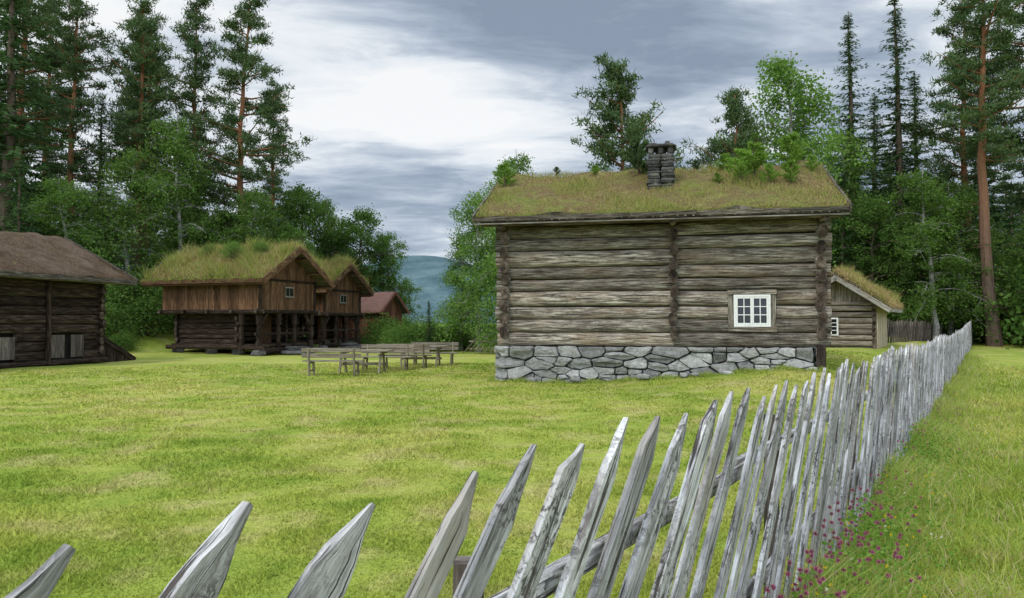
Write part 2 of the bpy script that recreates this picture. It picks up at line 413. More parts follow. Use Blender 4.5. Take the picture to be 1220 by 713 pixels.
def white_paint():
    m,N=newmat('white_paint'); co=N.n('TexCoord').outputs['Object']; n=N.noise(co,12,5,.7)
    c=N.ramp(n,[(.25,(.5,.49,.45)),(.45,(.76,.76,.74)),(1,(.8,.8,.79))]); N.out(N.bsdf(c,.5,N.bump(n,.2,.004))); return m
M_white=white_paint()
def glass():
    m,N=newmat('window_glass'); nd=N.n('BsdfPrincipled',{'Base Color':(.012,.014,.016,1),'Roughness':.08,'Specular IOR Level':.7}); N.out(nd.outputs[0]); return m
M_glass=glass()
def stone_mat(name,a,b,c_,var=.35):
    m,N=newmat(name); co=N.n('TexCoord').outputs['Object']
    n=N.noise(co,5,6,.7,.4); f=N.noise(co,40,4,.75)
    c=N.ramp(n,[(.3,a),(.5,b),(.7,c_)]); c=N.mix(N.ramp(f,[(.35,.6),(.5,0)]),c,tuple(v*.4 for v in a))
    c=N.mix(1,c,N.n('MapRange',{'Value':N.attr(),'To Min':1-var,'To Max':1+var}).outputs[0],'MULTIPLY')
    li=N.noise(co,2.5,5,.7); c=N.mix(N.ramp(li,[(.54,0),(.68,.6)]),c,(.20,.19,.12))
    N.out(N.bsdf(c,.9,N.bump(N.math('ADD',n,N.math('MULTIPLY',f,.5)),1,.045),.15)); return m
M_stone=stone_mat('foundation_stone',(.20,.20,.19),(.36,.36,.35),(.52,.52,.51),.42)
M_chim=stone_mat('chimney_stone',(.05,.048,.048),(.10,.098,.095),(.2,.195,.19),.5)
M_gap=plain('dark_gap',(.04,.037,.032))  # dark fill shared by foundation mortar, log gaps and openings
M_sod=sod_mat('sod_roof',[(.28,(.11,.14,.035)),(.42,(.28,.29,.08)),(.54,(.24,.16,.085)),(.66,(.38,.37,.13))],1.0)
M_sodg=sod_mat('lush_sod_roof',[(.3,(.10,.16,.03)),(.5,(.22,.26,.06)),(.7,(.34,.31,.11))])
M_sodb=sod_mat('brown_sod_roof',[(.3,(.08,.05,.036)),(.5,(.17,.115,.085)),(.7,(.24,.18,.135))])
M_rg1=foliage('roof_grass_green',(.17,.22,.05),(.40,.40,.13),.3)
M_rg2=foliage('roof_grass_straw',(.25,.16,.09),(.52,.42,.22),.3)
M_rgb=foliage('roof_moss_brown',(.11,.066,.04),(.22,.165,.1),.2)
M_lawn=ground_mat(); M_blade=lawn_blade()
M_tall=foliage('tall_grass',(.20,.32,.05),(.48,.51,.14),.35,0)
M_straw=foliage('dry_grass',(.36,.31,.16),(.58,.52,.29),.3,0)
M_clover=foliage('clover_flower',(.30,.07,.15),(.50,.20,.31),.3,0)
M_wfl=foliage('white_flower',(.7,.7,.66),(.8,.8,.78),.3,0)
M_yfl=foliage('yellow_flower',(.7,.5,.03),(.8,.65,.05),.3,0)
M_leafy=foliage('clover_leaf',(.10,.21,.03),(.24,.38,.08),.35,0)
M_spr=foliage('spruce_needles',(.028,.062,.026),(.075,.13,.045),.15,.2)
M_pin=foliage('pine_needles',(.04,.080,.036),(.12,.17,.07),.18,.2)
M_bir=foliage('birch_leaves',(.065,.14,.030),(.175,.28,.07),.35,.22)
M_dec=foliage('broad_leaves',(.042,.10,.024),(.13,.215,.05),.3,.22)
M_fresh=foliage('young_pine_needles',(.12,.23,.035),(.26,.39,.09),.3,.15)
M_bark=plain('spruce_bark',(.10,.075,.055),.9,6,.5,1)
def pine_bark():
    m,N=newmat('pine_bark'); co=N.n('TexCoord').outputs['Object']; z=N.n('SeparateXYZ',{0:co}).outputs['Z']
    n=N.noise(N.mapv(co,(6,6,1.5)),1.5,6,.7)
    f=N.n('MapRange',{'Value':z,'From Min':3,'From Max':13}).outputs[0]
    c=N.mix(f,N.mix(n,(.05,.035,.028),(.19,.14,.11)),N.mix(n,(.12,.05,.025),(.36,.17,.09)))
    N.out(N.bsdf(c,.9,N.bump(n,1,.03),.1)); return m
M_pbark=pine_bark()
def birch_bark():
    m,N=newmat('birch_bark'); co=N.n('TexCoord').outputs['Object']
    n=N.noise(N.mapv(co,(2,2,9)),1.5,5,.7); c=N.ramp(n,[(.36,(.04,.035,.03)),(.48,(.28,.27,.25)),(1,(.42,.41,.38))]); N.out(N.bsdf(c,.8)); return m
M_bbark=birch_bark()
def tile_mat():
    m,N=newmat('red_roof_tile'); co=N.n('TexCoord').outputs['Object']
    w=N.n('TexWave',{'Vector':co,'Scale':1.6,'Distortion':.4,'Detail':2.0},wave_type='BANDS',bands_direction='X').outputs['Fac']
    n=N.noise(co,3,6,.7); c=N.mix(n,(.09,.04,.03),(.27,.15,.12)); c=N.mix(N.math('MULTIPLY',w,.35),c,(.05,.03,.025))
    N.out(N.bsdf(c,.85,N.bump(w,.8,.05))); return m
M_tile=tile_mat()

# ---------------------------------------------------------------- ground
def ax(lo,hi,fine_lo,fine_hi,step):
    a=list(np.arange(fine_lo,fine_hi+step,step)); s=step;v=a[-1]
    while v<hi: s*=1.25; v+=s; a.append(v)
    s=step;v=a[0]
    while v>lo: s*=1.25; v-=s; a.insert(0,v)
    return np.array(a)
xs=ax(-6000,6000,-34,34,.6); ys=ax(-400,6500,-4,58,.6)
X,Y=np.meshgrid(xs,ys); Z=gz(X,Y); nx,ny=len(xs),len(ys)
V=np.stack([X,Y,Z],2).reshape(-1,3); i,j=np.meshgrid(np.arange(nx-1),np.arange(ny-1)); b=(j*nx+i).ravel()
F=np.stack([b,b+1,b+nx+1,b+nx],1)
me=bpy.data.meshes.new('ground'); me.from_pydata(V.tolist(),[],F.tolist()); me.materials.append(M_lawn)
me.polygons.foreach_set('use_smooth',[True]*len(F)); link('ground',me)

n=430000
r=np.exp(rng.uniform(math.log(1.2),math.log(30),n)); a=rng.uniform(-.70,.66,n)
px=r*np.sin(a); py=r*np.cos(a)
d=px-(-1.06+.648*py)
hx=(px+.16)*math.cos(math.radians(12))-(py-20.3)*math.sin(math.radians(12)); hy=(px+.16)*math.sin(math.radians(12))+(py-20.3)*math.cos(math.radians(12))
keep=~((hx>-.1)&(hx<8.3)&(hy>-.1)&(hy<5.7))
px,py,d,r=px[keep],py[keep],d[keep],r[keep]; n=len(px)
cl=.75+.5*np.sin(px*3.1+np.sin(py*2.3)*2)*np.sin(py*2.7+np.sin(px*1.9)*2)
hh=rng.uniform(.018,.045,n)*(1+.02*r)*np.where(d>0,1.9,1)*cl
ww=.0034*(1+.46*r); pos=np.stack([px,py,gz(px,py)-.003],1)
me=tri_mesh('lawn_grass',[(blades(pos,hh,ww,.7),rng.random(n),0)],[M_blade]); link('lawn_grass',me)

def fence_x(y): return -1.06+.648*y
n=36000
t=np.exp(rng.uniform(math.log(1.4),math.log(30),n)); off=np.abs(rng.normal(0,.30,n))+.03
sd=np.where(rng.random(n)<.1,-.5,1.); nxv,nyv=.839,-.544
px=fence_x(t)+nxv*off*sd; py=t+nyv*off*sd
hh=rng.uniform(.12,.50,n)*np.exp(-off*1.1)*np.where(sd<0,.5,1)*(.75+.35*np.sin(t*2.1)); ww=.004*(1+.14*t)
pos=np.stack([px,py,gz(px,py)-.01],1); rr=rng.random(n); T=blades(pos,hh,ww,.4,True); mi=np.tile(rng.random(n)<.2,3)
R3=np.tile(rr,3)
parts=[(T[~mi],R3[~mi],0),(T[mi],R3[mi],1)]
n=30000; t=np.exp(rng.uniform(math.log(2.2),math.log(26),n)); off=rng.uniform(0,1,n)**1.4*t*.42+.3
cxn=np.sin(off*6+t*2)*np.sin(t*4.1-off*3)
px=fence_x(t)+off+rng.normal(0,.05,n); py=t; hh=rng.uniform(.05,.22,n)*np.clip(.65+.6*cxn,.15,1.3); pos=np.stack([px,py,gz(px,py)-.01],1)
T=blades(pos,hh,.0038*(1+.2*t),.6,True); mi=np.tile(rng.random(n)<.22,3); R3=np.tile(rng.random(n),3)
parts+=[(T[~mi],R3[~mi],0),(T[mi],R3[mi],1)]
me=tri_mesh('tall_grass',parts,[M_tall,M_straw]); link('tall_grass',me)

parts=[]
n=8500; t=np.exp(rng.uniform(math.log(1.9),math.log(11),n)); off=np.abs(rng.normal(0,.26,n))+.05
px=fence_x(t)+.839*off; py=t-.544*off; z=gz(px,py)+rng.uniform(.04,.38,n)*np.exp(-off*1.4)
C=np.stack([px,py,z],1); A=unit(rng.normal(size=(n,3))*np.array([1,1,.4])); parts.append((diamond(C,A,rng.uniform(.02,.042,n),rng.uniform(.014,.03,n)),rng.random(2*n),0))
def heads(n,lo,hi,spread,hlo,hhi,mi,rad,m,thr=-.5):
    t=np.exp(rng.uniform(math.log(lo),math.log(hi),n)); cl=np.sin(t*5.1+1)>thr; t=t[cl]; n=len(t)
    off=np.abs(rng.normal(0,spread,n))+.06; px=fence_x(t)+.839*off; py=t-.544*off; g=gz(px,py); z=g+rng.uniform(hlo,hhi,n)*np.exp(-off*.6)
    C=np.stack([px,py,z],1); base=np.stack([px+rng.normal(0,.03,n),py,g],1)
    w=np.array([[.0022,0,0]]); parts.append((np.stack([base-w,base+w,C],1),rng.random(n),0))
    CC=np.repeat(C,m,0); A=unit(rng.normal(size=CC.shape)); parts.append((twig(CC-A*rad*.2,A,np.full(len(CC),rad),np.full(len(CC),rad*.55)),rng.random(len(CC)),mi))
heads(300,2.3,5.2,.19,.20,.54,1,.020,40,-2)
heads(110,5.2,14,.2,.2,.44,1,.022,20)
heads(60,1.9,3.0,.12,.2,.36,2,.012,16,-2); heads(60,3,16,.35,.15,.4,2,.013,14)
heads(150,3,20,.4,.15,.5,3,.015,14)
me=tri_mesh('wildflowers',parts,[M_leafy,M_clover,M_wfl,M_yfl]); link('wildflowers',me)

# ---------------------------------------------------------------- picket fence
fe=empty('wooden_picket_fence')
mb=MB(); u=Vector((.544,.839,0)).normalized(); nn=Vector((u.y,-u.x,0))
y=.44
while y<46:
    yj=y+(random.gauss(0,.010) if y<4 else random.gauss(0,.02))
    x=fence_x(yj)+random.gauss(0,.006); g=float(gz(x,yj))
    tl=1.0+random.gauss(0,.04); ztop=1.305+g+random.gauss(0,.018)+(.03 if y<1.0 else 0); zbot=g-.06
    lean=Vector((u.x*tl,u.y*tl,1)).normalized(); wd=nn.cross(lean).normalized()
    tip=Vector((x,yj,ztop)); Ln=(ztop-zbot)/lean.z; hw=random.uniform(.029,.043); th=random.uniform(.015,.024)
    tw=random.gauss(0,.06); wd=(wd+nn*tw).normalized(); no=lean.cross(wd).normalized()
    if no.dot(nn)<0: no=-no
    tl_=random.uniform(.10,.18); asy=random.uniform(-.6,.6)
    ls=[Ln,Ln*.8,Ln*.62,Ln*.5,Ln*.4,Ln*.3,(Ln*.3+tl_)/2,tl_,tl_*.7,tl_*.35,0] if yj<14 else [Ln,tl_,0]
    mb.cur=random.random(); V=[];ou,ov=random.uniform(0,60),random.uniform(0,60); ph=random.uniform(0,6)
    for l in ls:
        k=1 if l>=tl_ else max(.08,(l/tl_)); w_=hw*k*(1+.05*math.sin(l*9+ph)); cx=hw*asy*(1-k)+.003*math.sin(l*4+ph)
        c=tip-lean*l+nn*(.03)
        for a,b_ in((-1,-.5),(1,-.5),(1,.47),(.1+.3*math.sin(ph),.51),(-1,.47)):
            V.append(c+wd*(cx+a*w_+random.gauss(0,.0018))+no*(b_*th*(1 if l>0 else .7)))
    F=[];U=[];q=5
    for i in range(len(ls)-1):
        for j in range(q):
            j2=(j+1)%q; F.append((i*q+j,i*q+j2,(i+1)*q+j2,(i+1)*q+j)); vv=[-1,1,1.3,2.3,3.3,4.0]
            v0,v1=vv[j]*hw+ov,vv[j+1]*hw+ov; U.append([(ou+ls[i],v0),(ou+ls[i],v1),(ou+ls[i+1],v1),(ou+ls[i+1],v0)])
    F.append(tuple((len(ls)-1)*q+j for j in range(q))); U.append([(ou,ov)]*q)
    mb.add(V,F,U,0)
    y+=.205*(1 if y<2.4 else random.uniform(.82,1.08))
mb.obj('pickets',[M_fence],fe)
mb=MB()
for zr in(.97,.42):
    y=-1.5
    while y<46:
        y2=y+2.3; p0=Vector((fence_x(y),y,zr+gz(fence_x(y),y)+random.gauss(0,.01)))-nn*.03; p1=Vector((fence_x(y2+.2),y2+.2,zr+gz(fence_x(y2),y2)+random.gauss(0,.01)))-nn*.03
        mb.log(p0,p1,.032,.062,0,0,12,.008,.35); y=y2
mb.obj('rails',[M_fence],fe)
mb=MB(); y=1.57
while y<46:
    x=fence_x(y)-nn.x*.11; yy=y-nn.y*.11; g=float(gz(x,yy)); mb.log((x,yy,g-.1),(x+.03,yy+.05,g+(1.06 if y<2 else 1.10)+random.gauss(0,.015)),.07,.07,0,0,8,.008,.5); y+=2.3
mb.obj('posts',[M_hatch],fe)

# ---------------------------------------------------------------- building helpers
def log_walls(mb,L,D,z0,z1,n,prot=.28,w=.2,openings=(),mids=(),m=0,me_=1,ex=.62,hf=1.0):
    hh=(z1-z0)/n
    js=[0]+[random.gauss(0,hh*.08) for _ in range(n-1)]+[0]
    for i in range(n):
        za_,zb_=z0+i*hh+js[i],z0+(i+1)*hh+js[i+1]; z=(za_+zb_)/2; h_=(zb_-za_)*hf
        segs=[(-prot*random.uniform(.85,1.1),L+prot*random.uniform(.85,1.1))]
        for (a,b_,za,zb) in openings:
            if z+hh*.3>za and z-hh*.3<zb:
                ns=[]
                for (s0,s1) in segs: ns+= [(s0,a),(b_,s1)] if s0<a<s1 else [(s0,s1)]
                segs=ns
        for (s0,s1) in segs:
            cuts=[s0]+[q for q in mids if s0<q<s1]+[s1]
            for c0,c1 in zip(cuts[:-1],cuts[1:]):
                yo=random.gauss(0,.014); mb.log((c0,yo,z),(c1,yo,z+random.gauss(0,.012)),w,h_,m,me_,tap=random.uniform(-.08,.08),ex=ex)
        mb.log((-prot,D,z),(L+prot,D,z),w,h_*1.05,m,me_)
        zz=z+hh*.5 if i<n-1 else z+hh*.38
        for xx in (0,L)+tuple(mids):
            mb.log((xx+random.gauss(0,.012),-prot*random.uniform(.85,1.3),zz),(xx,D+prot,zz),w*.98*random.uniform(.9,1.15),hh*(.9 if i<n-1 else .66),m,me_)
def roof(name,parent,L,D,ox0,ox1,oy,ze,zr,th,mats,disp=.05,nsub=8,seed=0,soft=1):
    rs=np.random.default_rng(seed); nxs=max(6,int((L+ox0+ox1)/.22)); xs=np.linspace(-ox0,L+ox1,nxs); ysl=np.concatenate([np.linspace(-oy,D/2,nsub+1),np.linspace(D/2,D+oy,nsub+1)[1:]])
    zf=lambda y: zr-(zr-ze)*abs(y-D/2)/(D/2+oy); ph=rs.uniform(0,6.28,8); m=len(ysl); V=[]
    for x in xs:
        for yv in ysl:
            e=min(1,(x+ox0)/.3,(L+ox1-x)/.3,(yv+oy)/.3,(D+oy-yv)/.3); e=.35+.65*max(0,e)
            dz=disp*(math.sin(x*1.3+ph[0]+yv)+.7*math.sin(x*2.9+ph[1]-yv*2)+.5*math.sin(yv*4+ph[2]+x*5))+rs.normal(0,disp*.25)
            V.append((x,yv,zf(yv)+th*e**.4+dz*soft))
    nb=len(V)
    for x in xs:
        for yv in ysl: V.append((x,yv,zf(yv)))
    mb=MB(); F=[];M=[]
    for i in range(nxs-1):
        for j in range(m-1):
            a=i*m+j; F.append((a,a+m,a+m+1,a+1)); M.append(0); c=nb+a; F.append((c,c+1,c+m+1,c+m)); M.append(1)
        a=i*m; F.append((a,nb+a,nb+a+m,a+m)); M.append(2); a=i*m+m-1; F.append((a,a+m,nb+a+m,nb+a)); M.append(2)
    for j in range(m-1):
        a=j; F.append((a,a+1,nb+a+1,nb+a)); M.append(2); a=(nxs-1)*m+j; F.append((a,nb+a,nb+a+1,a+1)); M.append(2)
    mb.v=V
    for f,mm in zip(F,M): mb.f.append(list(f)); mb.uv+=[(V[k][0],V[k][1]) for k in f]; mb.m.append(mm); mb.r.append(.5); mb.sm.append(mm==0)
    mb.obj(name,mats,parent); return zf
def roof_grass(name,parent,L,D,ox0,ox1,oy,zf,th,n,h0,h1,mats,frac=.5,wd=.012,patch=1.,fr=1.):
    x=rng.uniform(-ox0+.03,L+ox1-.03,n); y=rng.uniform(-oy+.02,D+oy-.02,n); p=.5+.5*np.sin(x*1.9+1+np.sin(y*1.7))*np.sin(y*2.3+x*.7)
    p2=.5+.5*np.sin(x*6.1+np.sin(y*5))*np.sin(y*7.3+x*1.3)
    z=np.array([zf(q) for q in y])+th*.9; h=rng.uniform(h0,h1,n)*(1-patch*.7+patch*1.1*p**1.5+.5*patch*p2**3); pos=np.stack([x,y,z],1)
    sel=(rng.random(n)<frac+.7*(p-.5)); T=blades(pos,h,np.full(n,wd),.45)
    parts=[(T[sel],rng.random(sel.sum()),0),(T[~sel],rng.random((~sel).sum()),1)]
    for side in range(4):
        m=int(n*.045); 
        if side<2:
            xx=rng.uniform(-ox0,L+ox1,m); yy=np.full(m,-oy+.02 if side==0 else D+oy-.02); o=np.array([0,-1. if side==0 else 1.,0])
        else:
            yy=rng.uniform(-oy,D+oy,m); xx=np.full(m,-ox0+.02 if side==2 else L+ox1-.02); o=np.array([-1. if side==2 else 1.,0,0])
        zz=np.array([zf(q) for q in yy])+th*rng.uniform(.5,.95,m); P=np.stack([xx,yy,zz],1); cl=(.4+.6*np.sin((xx+yy)*4+side)**2)
        l=rng.uniform(.05,.16,m)*fr*cl; d=unit(o[None]*.8+rng.normal(0,.45,(m,3))+np.array([0,0,-.15]))
        parts.append((twig(P,d,l,np.full(m,wd)),rng.random(m),int(side%2)))
    me=tri_mesh(name,parts,mats); link(name,me,parent=parent)
def barge(mb,x,D,oy,zf,w,h,up,m=0,th=.04):
    for (a,b_) in((-oy-.05,D/2),(D+oy+.05,D/2)):
        za=zf(-oy)-(zf(D/2)-zf(-oy))/(D/2+oy)*.05
        mb.beam((x,a,za+up),(x,b_+ (0.02 if a<b_ else -.02),zf(D/2)+up+.01),w,h,m,up=(0,0,1))

# ---------------------------------------------------------------- main log house
H=empty('log_house',(-.16,20.3,0),math.radians(-12)); L,D=8.26,5.6
z0,z1=.98,4.25
mb=MB(); op=(5.86,7.04,1.36,2.40)
log_walls(mb,L-.16,D,z0,z1,9,.26,.22,(op,),(4.5,),0,1,.70,.985); mb.obj('log_walls',[M_log,M_logend],H)
mb=MB()
mb.log((8.1,-.1,.30),(8.1,-.1,1.05),.22,.24,1,1); mb.box((L/2,.14,2.6),(L-.6,.03,3.2),2)  # dark sheet behind the logs colours in the shade of the gaps
mb.log((-.55,-.62,4.24),(8.5,-.62,4.24),.14,.14,1,1)
for xx in(0,4.5,8.1): mb.log((xx,-.68,4.22),(xx,.3,4.22),.16,.2,0,1)
mb.obj('beams',[M_log,M_logend,M_gap],H)
mb=MB(); 
mb.rubble(8.2,-.15,.98,lambda x,z:Vector((-.28+x,-.10,z)),(0,-1,0),0)
mb.rubble(5.9,-.15,.96,lambda x,z:Vector((-.14,5.75-x,z)),(-1,0,0),0)
mb.rubble(5.9,.1,.96,lambda x,z:Vector((8.1,-.1+x,z)),(1,0,0),0)
mb.box((3.88,2.82,.4),(8.0,5.6,1.06),1)
for k in range(9): 
    xx=random.uniform(-.3,8); mb.rock((xx,-.32+random.gauss(0,.05),.03+.05*xx),(random.uniform(.15,.35),.2,random.uniform(.08,.16)),0,None,.15,3,4)
mb.obj('stone_foundation',[M_stone,M_gap],H)
# tufts of longer grass growing against the foundation
n=5000; tx=rng.uniform(-.4,8.4,n); ty=-.28-np.abs(rng.normal(0,.10,n)); ca,sa=math.cos(math.radians(-12)),math.sin(math.radians(-12))
wx=-.16+tx*ca-ty*sa; wy=20.3+tx*sa+ty*ca; hgt=rng.uniform(.04,.2,n)*(.4+.6*np.sin(tx*3.3)**2)
me=tri_mesh('foundation_grass',[(blades(np.stack([wx,wy,gz(wx,wy)-.01],1),hgt,np.full(n,.016),.4),rng.random(n),0)],[M_tall]); link('foundation_grass',me)
zr_u=6.03; ze_u=4.28
zfm=lambda y: zr_u-(zr_u-ze_u)*abs(y-D/2)/(D/2+.75)
mb=MB()
for xx,ou in((-.02,-1),(L-.14,1)):
    mb.vboards((xx,0,0),(0,1,0),(ou,0,0),D,lambda s:4.2,lambda s:zfm(s)+.05)
mb.obj('gable_boards',[M_log],H)
roof('sod_roof',H,L,D,.7,.39,.75,ze_u,zr_u,.2,[M_sod,M_eave,M_eave],.055,12,3)
roof_grass('roof_grass',H,L,D,.7,.39,.75,zfm,.2,46000,.03,.19,[M_rg1,M_rg2],.5,.015,1.,1.3)
mb=MB()
for xx in(-.73,L+.42): 
    barge(mb,xx,D,.75,zfm,.05,.22,.10,0)
x=-.7
while x<L+.39:
    w=random.uniform(1.6,2.8); w=min(w,L+.39-x); mb.beam((x,-.785,4.36),(x+w-.01,-.785,4.36+random.gauss(0,.008)),.05,.11,0); x+=w
mb.beam((-.72,-.74,4.235),(L+.4,-.74,4.235),.09,.035,1)
for k in range(46):
    xx=-.6+k*.2; mb.log((xx,-.80,4.305),(xx,-.3,4.53),.05,.04,1,1,2,.003)
mb.obj('eave_boards',[M_eave,M_grey],H,.004)
mb=MB(); cx,cy=4.18,1.35; z=4.9
while z<6.22:
    h=random.uniform(.05,.11)
    for sx in(-1,1):
        for sy in(-1,1):
            w=random.uniform(.34,.40)
            mb.rock((cx+sx*.18+random.gauss(0,.012),cy+sy*.18+random.gauss(0,.012),z+h/2),(w,.4,h*1.06),0,None,.06,3,7)
    z+=h
for sx,sy in((-1,-1),(1,-1),(-1,1),(1,1),(0,-1)): mb.rock((cx+sx*.27,cy+sy*.26,z+.1),(.15,.17,.2),0,None,.08,3,6)
mb.rock((cx,cy,z+.23),(.82,.82,.07),0,None,.04,5,8); mb.rock((cx+.05,cy,z+.29),(.6,.6,.06),0,None,.06,4,8)
mb.rock((cx+.18,cy-.1,z+.36),(.14,.16,.1),0); mb.rock((cx-.2,cy,z+.35),(.2,.16,.07),0)
mb.box((cx,cy,z+.1),(.3,.3,.2),1)  # dark block filling the opening under the cap slab
mb.obj('stone_chimney',[M_chim,M_gap],H)
def window(parent,x0,x1,z0,z1,y,cols=2,rows=3,cas=2,fr=.055,bar=.022):
    mb=MB(); W=x1-x0;Hh=z1-z0; t=.06
    mb.box((x0+fr/2,y,(z0+z1)/2),(fr,t,Hh),0,2); mb.box((x1-fr/2,y,(z0+z1)/2),(fr,t,Hh),0,2)
    mb.box(((x0+x1)/2,y-.002,z0+fr/2),(W-2*fr-.002,t,fr),0); mb.box(((x0+x1)/2,y-.002,z1-fr/2),(W-2*fr-.002,t,fr),0)
    iw=(W-2*fr)/cas
    for c in range(cas):
        a=x0+fr+c*iw; b_=a+iw; s=.04; y2=y-.004
        for xx in(a+s/2+.002,b_-s/2-.002): mb.box((xx,y2,(z0+z1)/2),(s,.045,Hh-2*fr-.004),0,2)
        for zz in(z0+fr+s/2+.002,z1-fr-s/2-.002): mb.box(((a+b_)/2,y2+.003,zz),(iw-2*s-.006,.045,s),0)
        for k in range(1,cols): mb.box((a+s+(iw-2*s)*k/cols,y2+.004,(z0+z1)/2),(bar,.03,Hh-2*fr-2*s-.006),0,2)
        for k in range(1,rows): mb.box(((a+b_)/2,y2+.008,z0+fr+s+(Hh-2*fr-2*s)*k/rows),(iw-2*s-.004,.03,bar),0)
    mb.box(((x0+x1)/2,y+.03,(z0+z1)/2),(W-.02,.01,Hh-.02),1)
    mb.obj('window',[M_white,M_glass],parent)
window(H,6.0,6.9,1.5,2.32,-.11)
mb=MB(); yc=-.05
mb.box((5.93,yc,1.88),(.13,.12,1.06),0,2); mb.box((6.97,yc,1.88),(.13,.12,1.06),0,2)
mb.box((6.45,yc-.02,2.385),(1.2,.14,.12),0); mb.box((6.45,yc-.03,1.43),(1.2,.16,.13),0)
mb.obj('window_surround',[M_log],H,.006)

def mini(name,h,R,mat,nb=26,size=1):
    parts=[(tube([[0,0,-.1],[.02,0,h*.5],[0,0,h]],[.03,.02,.006],5),.5,0)]; Cs=[];As=[];
    for i in range(nb):
        f=.08+.9*i/nb; L_=R*(1-f)**.7*rng.uniform(.7,1.1)+.06; az=rng.uniform(0,6.28); d=np.array([math.cos(az),math.sin(az),.55]); b=np.array([0,0,f*h])
        parts.append((tube([b,b+d*L_],[.01,.004],3),.5,0))
        m=90; t=rng.uniform(.15,1.05,m)[:,None]; Cs.append(b+d*L_*t); As.append(unit(d*.9+rng.normal(0,.75,(m,3))))
    C=np.concatenate(Cs);A=np.concatenate(As);L2=rng.uniform(.07,.16,len(C))*size
    parts.append((twig(C,A,L2,L2*.24),rng.random(len(C)),1)); return tri_mesh(name,parts,[M_bark,mat])
mp=[mini('young_pine_mesh',1,.55,M_fresh,34),mini('young_pine_mesh_b',1,.55,M_pin,38)]
def on_house(lx,ly,z): 
    a=math.radians(-12); return (-.16+lx*math.cos(a)-ly*math.sin(a),20.3+lx*math.sin(a)+ly*math.cos(a),z)
for lx,ly,s,k in((3.55,2.1,1.1,1),(6.35,1.4,.85,0),(6.75,1.8,.9,0),(7.05,1.1,.5,0),(7.85,2.4,.95,0),(7.6,1.0,.6,0),(6.0,2.4,.5,0),(-.4,1.6,.7,0),(5.7,1.2,.3,0),(2.2,2.5,.3,0),(8.3,2.0,.45,0),(1.0,2.7,.25,1),(5.2,2.6,.3,1)):
    link('young_pine_tree',mp[k],on_house(lx,ly,float(zfm(ly))+.18),rng.uniform(0,6),(s,s,s*1.0))

